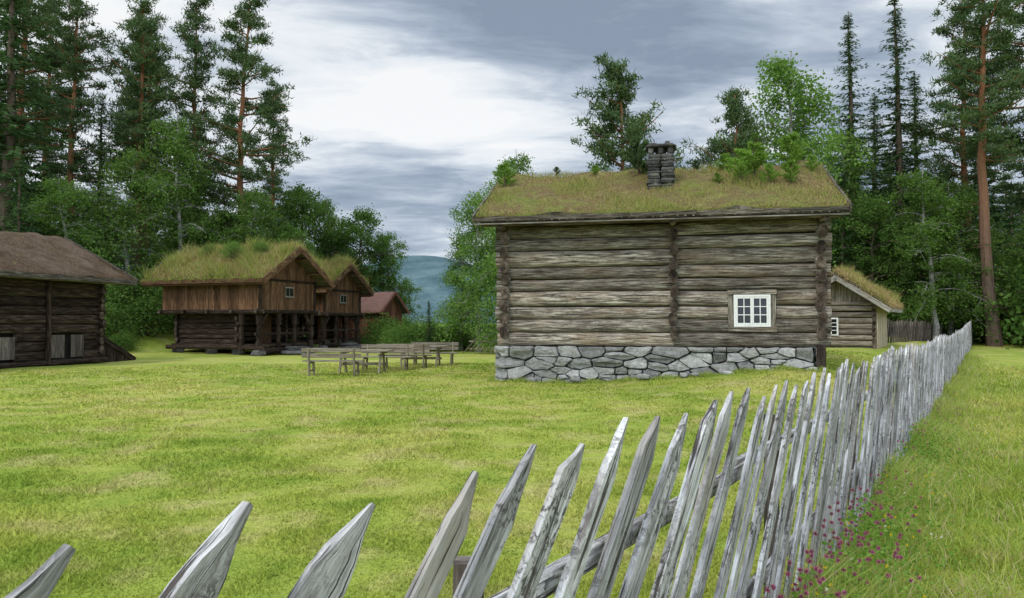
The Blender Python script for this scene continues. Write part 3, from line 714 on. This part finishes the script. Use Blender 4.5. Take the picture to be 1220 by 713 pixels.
# ---------------------------------------------------------------- storehouses
def storehouse(name,loc,rz,L,D,zl0,zl1,zu1,ze,zr,oy,ox,lush,scale_in=.55,seed=0):
    E=empty(name,loc,rz); inset=scale_in
    mb=MB()
    for (xx,yy) in((inset,inset),(L-1.6,inset),(inset,D-inset),(L-1.6,D-inset),(L*.45,inset)):
        mb.rock((xx,yy,.12),(.5,.5,.4),2); mb.log((xx,yy,.2),(xx,yy,zl0),.24,.24,0,1,3)
    mb.obj('stilts',[M_dark,M_logend,M_chim],E)
    sub=MB(); mb=MB()
    log_walls(sub,L-1.6-inset,D-2*inset,zl0,zl1-.05,6,.22,.18,m=0,me_=1)
    for i,v in enumerate(sub.v): sub.v[i]=(v[0]+inset,v[1]+inset,v[2])
    sub.obj('lower_log_walls',[M_dark,M_logend],E)
    for yy in(0,D): mb.log((-.25,yy,zl1),(L+.3,yy,zl1),.2,.22,0,1)
    for xx in np.linspace(0,L,5): mb.log((xx,-.25,zl1+.02),(xx,D+.25,zl1+.02),.16,.2,0,1)
    mb.box((L/2,D/2,zl1+.12),(L,D,.05),0)
    mb.box((L/2,D/2,zl0-.02),(L-.3,D-.9,.12),0)
    for (xx,yy) in((L-.1,.15),(L-.1,D*.36),(L-.1,D*.64),(L-.1,D-.15),(L-1.1,.1),(L-1.1,D-.1)):
        za,zb=zl0-.3,zl1-.08; hgt=zb-za
        for q0,q1,w in((0,.25,.26),(.25,.33,.17),(.33,.62,.22),(.62,.7,.15),(.7,1,.26)):
            mb.log((xx,yy,za+q0*hgt),(xx,yy,za+q1*hgt+.005),w,w,0,1,3,.004)
    mb.log((L-.1,-.1,zl0-.3),(L-.1,D+.1,zl0-.3),.26,.28,0,1)
    mb.log((.2,.1,zl0-.12),(L+.2,.1,zl0-.12),.22,.22,0,1)
    mb.log((L-.1,-.1,zl0+.55),(L-.1,D+.1,zl0+.55),.1,.14,0,1)
    for q in(0,1):
        yy=.15+q*(D-.3); sgn=1-2*q
        mb.beam((L-.1,yy,zl1-.75),(L-.1,yy+sgn*.6,zl1-.1),.1,.16,0)
    for yy in(.12,D-.12):
        mb.rock((L-.1,yy,.1),(.55,.55,.35),2)
    mb.rock((L+.7,D*.5,.08),(1.3,1.5,.28),2); mb.rock((L+.5,D*.5,.3),(.8,1.0,.2),2)
    mb.obj('gallery_frame',[M_dark,M_logend,M_chim],E)
    zf=lambda y: zr-(zr-ze)*abs(y-D/2)/(D/2+oy)
    mb=MB()
    mb.vboards((0,0,0),(1,0,0),(0,-1,0),L,lambda s:zl1+.1,lambda s:zu1)
    mb.vboards((0,D,0),(1,0,0),(0,1,0),L,lambda s:zl1+.1,lambda s:zu1)
    for xx,o_ in((0,-1),(L,1)): mb.vboards((xx,0,0),(0,1,0),(o_,0,0),D,lambda s:zl1+.1,lambda s:zf(s)-.02)
    x=L+.045
    for yy in(.08,D-.08): mb.box((x,yy,(zl1+zu1)/2+.05),(.06,.16,zu1-zl1-.1),1,2)
    mb.box((x,D/2,zu1+.05),(.05,D,.12),1,1)
    mb.obj('board_walls',[M_brown,M_dark],E)
    mb=MB(); zc=(zl1+zu1)/2+.25
    for yy in(D*.5,):
        mb.box((L+.05,yy,zc),(.05,.62,.52),1,2)
        for k in(-1,1): mb.box((L+.085,yy+k*.15,zc),(.02,.22,.38),2); 
        mb.box((L+.09,yy,zc+.24),(.03,.7,.06),1,1); mb.box((L+.09,yy,zc-.24),(.03,.7,.06),1,1)
    mb.box((L-1.42,D/2,zl0+.75),(.06,.9,1.45),0,2)
    mb.obj('window_and_door',[M_brown,M_grey,M_glass],E)
    roof('sod_roof',E,L,D,ox,ox,oy,ze,zr,.25,[M_sodg if lush else M_sod,M_eave,M_brown],.05,8,seed)
    roof_grass('roof_grass',E,L,D,ox,ox,oy,zf,.25,24000 if lush else 12000,.12,.6 if lush else .25,[M_rg1,M_rg2],.55,.035,1.,1.8)
    mb=MB()
    for xx in(-ox-.03,L+ox+.03): barge(mb,xx,D,oy,zf,.06,.3,.08,0)
    for yy in(-oy-.03,D+oy+.03): mb.beam((-ox,yy,ze+.1),(L+ox,yy,ze+.1),.06,.2,0)
    for yy in np.linspace(-oy+.1,D+oy-.1,6): mb.log((-ox+.05,yy,zf(yy)-.1),(L+ox-.05,yy,zf(yy)-.1),.13,.13,0,1)
    mb.obj('roof_boards',[M_brown,M_logend],E)
    return E
A=storehouse('storehouse',(-17.99,38.05,0),math.radians(-20),6.0,4.6,.5,2.15,3.7,3.55,5.3,.6,.75,True,seed=5)
B=storehouse('storehouse',(-14.76,44.4,0),math.radians(-20),4.0,4.0,.6,2.1,3.5,3.35,4.95,.5,.6,True,seed=6)
E=empty('tiled_cabin',(-12.2,51,0),math.radians(-20)); mb=MB(); L,D=3.4,3.2; zf=lambda y:3.65-(3.65-2.25)*abs(y-D/2)/(D/2+.35)
mb.vboards((0,0,0),(1,0,0),(0,-1,0),L,lambda s:.5,lambda s:2.4); mb.vboards((0,D,0),(1,0,0),(0,1,0),L,lambda s:.5,lambda s:2.4)
for xx,o_ in((0,-1),(L,1)): mb.vboards((xx,0,0),(0,1,0),(o_,0,0),D,lambda s:.5,lambda s:zf(s)-.02)
for xx in(.1,L/2,L-.1):
    for yy in(.1,D-.1): mb.log((xx,yy,0),(xx,yy,.6),.3,.3,1,1,2)
mb.log((-.2,0,.5),(L+.3,0,.5),.2,.24,1,1); mb.log((L,-.2,.5),(L,D+.2,.5),.2,.24,1,1)
mb.log((-.2,-.02,2.1),(L+.3,-.02,2.1),.12,.12,1,1)
mb.box((L+.05,D/2,1.2),(.06,.8,1.2),1,2); mb.obj('board_walls',[M_red,M_dark],E)
roof('tile_roof',E,L,D,.4,.4,.35,2.25,3.65,.1,[M_tile,M_eave,M_brown],.01,6,2)
mb=MB(); 
for xx in(-.43,L+.43): barge(mb,xx,D,.35,zf,.05,.2,.05,0)
mb.obj('roof_boards',[M_red],E)

# ---------------------------------------------------------------- dark barn on the left
E=empty('log_barn',(-18.8,20.8,0),math.radians(75.5)); L,D=9.0,5.6; mb=MB()
log_walls(mb,L,D,.2,3.2,9,.25,.2,((4.6,5.3,.3,1.15),(6.7,8.3,.25,1.2)),(3.4,),0,1)
mb.obj('log_walls',[M_dark,M_logend],E)
mb=MB(); zf=lambda y:5.0-(5.0-3.2)*abs(y-D/2)/(D/2+.8)
for xx,o_ in((0,-1),(L,1)): mb.vboards((xx,0,0),(0,1,0),(o_,0,0),D,lambda s:3.1,lambda s:zf(s)-.02,2)
mb.vboards((4.62,-.06,0),(1,0,0),(0,-1,0),.66,lambda s:.32,lambda s:1.1,0,.2)
mb.vboards((6.75,-.06,0),(1,0,0),(0,-1,0),.6,lambda s:.3,lambda s:1.15,0,.18); mb.vboards((7.65,-.06,0),(1,0,0),(0,-1,0),.6,lambda s:.3,lambda s:1.15,0,.18)
mb.box((L/2,.25,1.0),(L-.5,.04,1.8),3)  # dark sheet behind the hatch openings
mb.log((6.55,-.18,.1),(6.55,-.18,3.1),.16,.16,2,1)
mb.log((-.3,-.1,.12),(L+.3,-.1,.12),.3,.22,2,1)
for k in range(7): 
    yy=.4+k*.32; mb.beam((L+.1,yy,1.35),(L+2.2,yy,.12),.28,.06,2)
mb.beam((L+.1,.25,1.2),(L+2.3,.25,.02),.1,.2,2); mb.vboards((L+.1,.3,0),(1,0,0),(0,-1,0),2.0,lambda s:-.05,lambda s:1.25-.58*s,2)
mb.obj('hatches_and_ramp',[M_hatch,M_logend,M_dark,M_gap],E)
roof('sod_roof',E,L,D,.7,1.1,.8,3.2,5.0,.2,[M_sodb,M_eave,M_dark],.04,10,9)
roof_grass('roof_moss',E,L,D,.7,1.1,.8,zf,.2,16000,.02,.09,[M_rgb,M_rg2],.85,.02)
mb=MB()
for xx in(-.73,L+1.13): barge(mb,xx,D,.8,zf,.06,.24,.1,0)
mb.beam((-.7,-.83,3.26),(L+1.1,-.83,3.26),.05,.18,0)
for yy in(-.6,1,D/2,D-1,D+.6): mb.log((-.6,yy,zf(yy)-.1),(L+1.05,yy,zf(yy)-.1),.14,.14,0,1)
mb.obj('roof_boards',[M_eave,M_logend],E)

# ---------------------------------------------------------------- small cabin on the right
E=empty('small_cabin',(13.78,33.13,0.1),math.radians(-123.4)); L,D=3.0,2.6; mb=MB()
M_cab=wood('cabin_log',(.07,.055,.045),(.19,.16,.13),(.32,.28,.23),14,.5,.4,.7,.25)
M_pale=wood('pale_board',(.3,.24,.15),(.48,.41,.28),(.6,.54,.42),18,.2,.3,.4,.1)
log_walls(mb,L,D,.45,2.3,8,.08,.14,(),(),0,1); 
mb.obj('log_walls',[M_cab,M_logend],E)
mb=MB(); zf=lambda y:3.25-(3.25-1.95)*abs(y-D/2)/(D/2+.6)
for xx,o_ in((0,-1),(L,1)): mb.vboards((xx,0,0),(0,1,0),(o_,0,0),D,lambda s:2.2,lambda s:zf(s)-.02,0)
mb.vboards((0,D+.09,0),(1,0,0),(0,1,0),L,lambda s:.4,lambda s:2.2,2,.14)
mb.box((L/2,D/2,.4),(L,D,.5),1)
mb.obj('gable_boards',[M_cab,M_chim,M_pale],E)
mb=MB(); yw=1.05
mb.box((L+.1,yw,1.35),(.06,.52,.72),0,2); mb.box((L+.135,yw,1.35),(.02,.4,.6),1)
mb.box((L+.15,yw,1.35),(.02,.035,.6),0,2)
for k in(-1,0,1): mb.box((L+.152,yw,1.35+k*.15),(.02,.4,.025),0)
mb.obj('window',[M_white,M_glass],E)
roof('sod_roof',E,L,D,.6,.5,.6,1.95,3.25,.36,[M_sodg,M_eave,M_eave],.04,8,12); roof_grass('roof_grass',E,L,D,.6,.5,.6,zf,.36,16000,.12,.38,[M_rg1,M_rg2],.25,.024,1.,2)
mb=MB()
for xx in(-.63,L+.53): barge(mb,xx,D,.6,zf,.05,.18,.06,0)
for yy in(-.63,D+.63): mb.beam((-.6,yy,2.0),(L+.5,yy,2.0),.05,.14,0)
mb.obj('roof_boards',[M_grey],E)

# ---------------------------------------------------------------- picnic furniture
def bench(loc,rz,L=1.85):
    E=empty('picnic_bench',loc,rz)
    for nm,bs in(('seat',[((0,-.12,.45),(L,.13,.04)),((0,.03,.45),(L,.13,.04)),((0,.18,.45),(L,.13,.04))]),('backrest',[((0,.30,.62),(L,.035,.13)),((0,.33,.79),(L,.035,.13))])):
        mb=MB(); [mb.box(c,s,0) for c,s in bs]; mb.obj(nm,[M_bench],E,.006)
    mb=MB()
    for xx in(-L/2+.22,L/2-.22):
        mb.beam((xx,-.2,0),(xx,-.14,.43),.09,.05,0,up=(1,0,0)); mb.beam((xx,.22,0),(xx,.355,.86),.09,.05,0,up=(1,0,0)); mb.box((xx,.03,.405),(.05,.44,.07),0,1)
        mb.box((xx,.03,.15),(.04,.4,.06),0,1)
    mb.obj('legs',[M_bench],E,.004)
def table(loc,rz,L=1.9):
    E=empty('picnic_table',loc,rz); mb=MB()
    for k in range(5): mb.box((random.gauss(0,.004),-.34+k*.17,.74),(L,.155,.045),0)
    mb.obj('table_top',[M_bench],E,.006); mb=MB()
    for xx in(-L/2+.3,L/2-.3):
        mb.beam((xx,-.34,0),(xx,-.12,.71),.09,.06,0,up=(1,0,0)); mb.beam((xx,.34,0),(xx,.12,.71),.09,.06,0,up=(1,0,0)); mb.box((xx+.06,0,.68),(.05,.74,.08),0,1); mb.box((xx+.06,0,.3),(.05,.56,.08),0,1)
    mb.box((0,0,.31),(L-.6,.05,.09),0); mb.obj('trestles',[M_bench],E,.004)
bench((-5.5,22.9,gz(-5.5,22.9)),math.radians(176)); table((-4.85,24.0,gz(-5,24)),math.radians(-6)); bench((-4.3,25.1,0),math.radians(-5))
bench((-3.75,26.0,gz(-3.7,26)),math.radians(175)); table((-3.35,27.1,0),math.radians(-5)); bench((-3.0,28.2,0),math.radians(-4))

# ---------------------------------------------------------------- background fences
def far_fence(name,p0,p1,h,sp,mat,lean=.35):
    mb=MB(); p0=Vector(p0);p1=Vector(p1);d=(p1-p0);n=int(d.length/sp)
    for i in range(n):
        p=p0+d*(i/n); g=float(gz(p.x,p.y)); q=d.normalized()*lean*h*random.uniform(.8,1.2); mb.beam((p.x-q.x/2,p.y-q.y/2,g-.05),(p.x+q.x/2,p.y+q.y/2,g+h*random.uniform(.92,1.08)),.03,.09,0,up=(0.1,1,0))
    for zz in(h*.3,h*.75): mb.beam((p0.x,p0.y+.05,zz+float(gz(p0.x,p0.y))),(p1.x,p1.y+.05,zz+float(gz(p1.x,p1.y))),.05,.07,0)
    mb.obj(name,[mat])
far_fence('background_picket_fence',(16.6,33,0),(23,39.5,0),1.0,.24,M_hatch)
far_fence('rail_fence',(-2.2,38,0),(3.0,36.5,0),.85,.28,M_bench,.8)

# ---------------------------------------------------------------- trees
sp=[spruce('spruce_a',20,3.2,[M_bark,M_spr]),spruce('spruce_b',20,2.9,[M_bark,M_spr],.08,.45),spruce('spruce_c',14,2.7,[M_bark,M_spr],.03,.36)]
pi=[pine('pine_a',23,3.1,[M_pbark,M_pin],.36,72),pine('pine_b',23,2.8,[M_pbark,M_pin],.45,62),pine('pine_c',23,3.4,[M_pbark,M_pin],.26,84),pine('pine_d',14,3.4,[M_pbark,M_pin],.18,78)]
bi=[broad('birch_a',12,2.6,[M_bbark,M_bir],.12,44,.15,52,.35,.8),broad('birch_b',14,2.8,[M_bbark,M_bir],.16,50,.15,52,.3,.8),broad('birch_c',12,2.3,[M_bbark,M_bir],.1,42,.14,52,.25,.6)]
de=[broad('broadleaf_a',12,3.6,[M_bark,M_dec],.1,50,.17,54,.05,1.),broad('broadleaf_b',12,3.2,[M_bark,M_dec],.12,48,.17,54,.1,1.)]
sh=[shrub('shrub_a',1.6,1.5,[M_bark,M_dec],70,60,.11),shrub('shrub_b',1.8,1.3,[M_bark,M_bir],70,60,.10)]
hts={'s':(sp,(20,20,14)),'p':(pi,(23,23,23,14)),'b':(bi,(12,14,12)),'d':(de,(12,12))}
nm={'s':'spruce_tree','p':'pine_tree','b':'birch_tree','d':'broadleaf_tree'}
def tree(kind,var,x,y,h,wide=1.,parent=None,name=None):
    ms,hs=hts[kind]; s=h/hs[var]; z=float(gz(x,y))-.05
    link(name or nm[kind],ms[var],(x,y,z),rng.uniform(0,6.28),(s*wide,s*wide,s),parent)
T=[('s',0,-30,43.5,27,1.2),('p',1,-28.6,48,24,.9),('p',2,-33.5,50,29,1),('p',1,-25.3,50,23.5,.95),('p',0,-22.6,52,24.8,.9),('p',2,-18.3,50,24.4,1.0),
('p',0,-26.9,54,24,.9),('p',1,-30.2,60,26,1),('p',1,-38,60,28,1),('p',0,-19.6,60,21,.9),('s',1,-33,46,24,1.3),('s',0,-31,55,19,1.1),
('b',1,-20.8,46.5,15.5,.9),('b',0,-23.6,45,11.5,1.1),('b',1,-21.9,50,13.5,1),('b',2,-16.9,47,11.2,1.1),('b',0,-26.2,43,9.5,1.2),('s',2,-26.8,40,10.5,1.2),('s',2,-30,40,13,1.2),('d',0,-18.8,48,9.5,1.1),('d',1,-14.6,48,8.6,1),('d',0,-28.5,46,11,1.1),
('d',0,-16.1,57,12.9,.9),('d',1,-12.4,60,11.6,1.0),('d',0,-10.2,62,9.8,.8),('b',1,-15.3,63,13.6,.9),('d',1,-14.2,58,9.5,1),('d',1,-17.8,56,11,.9),
('b',0,-1.7,40,9.4,1.0),('b',1,.3,44,13.1,.85),('b',2,-.7,38,10,1),('b',2,-2.7,42,7.4,1.0),('b',0,1.6,40,9,1.1),('s',2,-4.5,40,2.9,1.1),
('p',3,5.75,38,14.6,.95),('b',1,4.9,46,12.2,.7),
('p',3,12.0,40,13.4,.85),('b',1,16.4,41,17.2,1.05),('b',1,14.9,46,14.3,.9),('s',1,21.3,46,20.4,1.2),('s',1,23.2,44,21.0,1.15),('s',0,24.6,50,16.5,1.2),('s',0,20.2,44,13,1.3),('s',2,18,40,9,1.2),
('p',1,24.7,38,21,1.05),('p',2,26.2,42,20,1),('p',0,29,41,21.5,1.1),('b',1,21.8,38,10,1.15),('b',0,24.0,40,9.5,1.2),('d',0,26.9,37,7,1),('s',0,26,47,17,1.3),('s',1,29.5,46,19,1.3),('d',1,19.6,40,8,1.1),('d',0,22.7,41,8,1.1),('b',2,19.0,43,13,1),('s',0,16.2,50,13,1.1),('s',2,13.6,43,9,1),('s',0,18.4,46,16,1.2)]
for t_ in T: tree(*t_)
bf=empty('distant_forest')
for k in range(30):
    y_=rng.uniform(62,86); a=-.80+.44*(k+rng.random())/30; tree('sp'[k%2],int(rng.integers(0,3)),a*y_,y_,rng.uniform(11,15.5)*y_/75,1.5,bf,'conifer')
for k in range(12):
    y_=rng.uniform(72,95); a=-.40+.19*(k+rng.random())/12; tree('d',k%2,a*y_,y_,rng.uniform(7,10),1.3,bf,'broadleaf')
for k in range(32):
    y_=rng.uniform(52,78); a=.30+.5*(k+rng.random())/32; tree('sp'[k%2],int(rng.integers(0,3)),a*y_,y_,rng.uniform(10,15)*y_/62,1.5,bf,'conifer')
for k in range(14):
    y_=rng.uniform(50,60); a=rng.uniform(.02,.3); tree('d',k%2,a*y_,y_,rng.uniform(5,7),1.2,bf,'broadleaf')
SH=[(-21.5,38.5,1.2),(-23,40,1.6),(-20.2,40.5,1.3),(-24.5,41.5,2.),(-22,43,1.5),(-25,38,1.5),(-20,43.5,2),(-26,36,1.8),(-19.8,37.4,.6),(-6.6,43,.8),(-5.6,42.2,.9),(-4.6,42.5,1.0),(-3.7,42,.9),(-2.9,42.8,.8),(-7.4,46,1),(-9,50,1.2),
(27.6,38,2.6),(25.5,41,1.9),(23.5,42.5,2),(21,42,1.8),(19,41,1.8),(17.5,39,1.7),(29,42,3),(30.5,38,2.5),(-15.5,45,1.8),(-19,45,2),(-27,44,2.4),(-30,42,2.2),(0.5,46,1),(2.5,45,1.2),(-8,56,1.3),(31,43,2.5)]
for k,(x,y,s) in enumerate(SH): link('shrub',sh[k%2],(x,y,float(gz(x,y))-.05),rng.uniform(0,6),s)
for (x,y,z,s) in((-14.2,37.5,4.9,.45),(-12.9,37.9,5.0,.4),(-16,39,5.1,.35),(-11.8,45.5,4.8,.3),(-13.3,38.9,5.3,.35)): link('shrub',sh[1],(x,y,z),0,s)

# ---------------------------------------------------------------- distant hills
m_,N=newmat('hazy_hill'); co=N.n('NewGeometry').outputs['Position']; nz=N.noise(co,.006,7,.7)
N.out(N.bsdf(N.mix(N.ramp(nz,[(.35,0),(.65,1)]),(.055,.10,.115),(.13,.19,.20)),1,None,0))  # distance haze is mixed into the base colour as blue-grey
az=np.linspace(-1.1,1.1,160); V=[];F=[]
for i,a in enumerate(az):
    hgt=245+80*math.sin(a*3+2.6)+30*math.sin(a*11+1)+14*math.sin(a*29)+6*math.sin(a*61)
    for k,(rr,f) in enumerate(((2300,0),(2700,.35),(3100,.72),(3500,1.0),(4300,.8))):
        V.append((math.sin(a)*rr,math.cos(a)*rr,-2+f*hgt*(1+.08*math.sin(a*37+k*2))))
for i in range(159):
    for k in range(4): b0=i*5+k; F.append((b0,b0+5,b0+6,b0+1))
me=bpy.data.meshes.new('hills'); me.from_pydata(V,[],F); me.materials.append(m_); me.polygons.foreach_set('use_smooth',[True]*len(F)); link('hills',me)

# ---------------------------------------------------------------- sky and light
w=bpy.data.worlds.new('World'); sc.world=w; w.use_nodes=True; N=NT(w.node_tree)
el,azs=math.radians(52),math.radians(215)
sky=N.n('TexSky',sky_type='NISHITA'); sky.sun_disc=False; sky.sun_elevation=el; sky.sun_rotation=azs
co=N.n('TexCoord').outputs['Generated']; sx=N.n('SeparateXYZ',{0:co})
zc=N.math('ADD',N.math('MAXIMUM',sx.outputs['Z'],0.0),.13)
cv=N.n('CombineXYZ',{0:N.math('DIVIDE',sx.outputs['X'],zc),1:N.math('DIVIDE',sx.outputs['Y'],zc),2:0.0}).outputs[0]
n1=N.noise(N.mapv(cv,(.55,1.1,1),(2.3,.7,0)),.9,5,.58,.35); n2=N.noise(N.mapv(cv,(.8,1.5,1),(9,3,0)),2.8,5,.62,.4)
def blob(c,s,amp):
    v=N.n('VectorMath',{0:co,1:c},operation='SUBTRACT').outputs[0]; v=N.n('VectorMath',{0:v,1:s},operation='MULTIPLY').outputs[0]
    l=N.n('VectorMath',{0:v},operation='LENGTH').outputs['Value']
    return N.n('MapRange',{'Value':l,'From Min':1,'From Max':0,'To Min':0,'To Max':amp},interpolation_type='SMOOTHERSTEP').outputs[0]
v=N.math('ADD',N.math('MULTIPLY',n1,1.5),N.math('MULTIPLY',n2,1.1)); v=N.math('SUBTRACT',v,.77)
for c,s,a in(((-.20,.93,.30),(4,1,8),.32),((-.05,.95,.26),(4.5,1,9),.30),((.05,.95,.215),(5,1,13),.24),((.13,.91,.36),(2.8,1,6),-.24),((-.02,.9,.43),(3,1,7),-.12),((-.2,.95,.15),(4,1,12),-.18),((.28,.93,.23),(6,1,9),.25),((.5,.8,.42),(3.,1,5),.24),((-.45,.8,.4),(3.,1,5),.24)):
    v=N.math('ADD',v,blob(c,s,a))
col=N.ramp(v,[(.18,(.27,.33,.43)),(.38,(.38,.45,.56)),(.56,(.57,.64,.73)),(.74,(.83,.88,.93)),(.95,(.98,.99,1.0))])
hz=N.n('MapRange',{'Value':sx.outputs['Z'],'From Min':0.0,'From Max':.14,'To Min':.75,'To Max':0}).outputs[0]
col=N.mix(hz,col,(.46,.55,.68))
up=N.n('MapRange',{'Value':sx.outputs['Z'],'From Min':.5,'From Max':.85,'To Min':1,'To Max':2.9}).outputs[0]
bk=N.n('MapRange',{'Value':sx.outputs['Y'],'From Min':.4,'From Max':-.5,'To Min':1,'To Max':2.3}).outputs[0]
mul=N.math('MAXIMUM',up,bk);  # unseen sky overhead and behind the camera brightened to light the scene
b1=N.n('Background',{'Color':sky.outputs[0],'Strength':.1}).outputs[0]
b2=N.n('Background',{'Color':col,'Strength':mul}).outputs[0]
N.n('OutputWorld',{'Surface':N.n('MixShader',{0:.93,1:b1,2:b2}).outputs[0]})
sl=bpy.data.lights.new('sun','SUN'); sl.energy=1.5; sl.angle=math.radians(11); sl.color=(1,.94,.84)
so=bpy.data.objects.new('sun',sl); COL.objects.link(so)
sd=Vector((math.sin(azs)*math.cos(el),math.cos(azs)*math.cos(el),math.sin(el))); so.rotation_euler=sd.to_track_quat('Z','Y').to_euler()
# ---------------------------------------------------------------- camera
cd=bpy.data.cameras.new('camera'); cd.sensor_width=36; cd.lens=880/1220*36; cd.clip_start=.03; cd.clip_end=12000
co_=bpy.data.objects.new('camera',cd); COL.objects.link(co_); co_.location=(0,0,1.6); co_.rotation_euler=(math.radians(91.85),0,0); sc.camera=co_
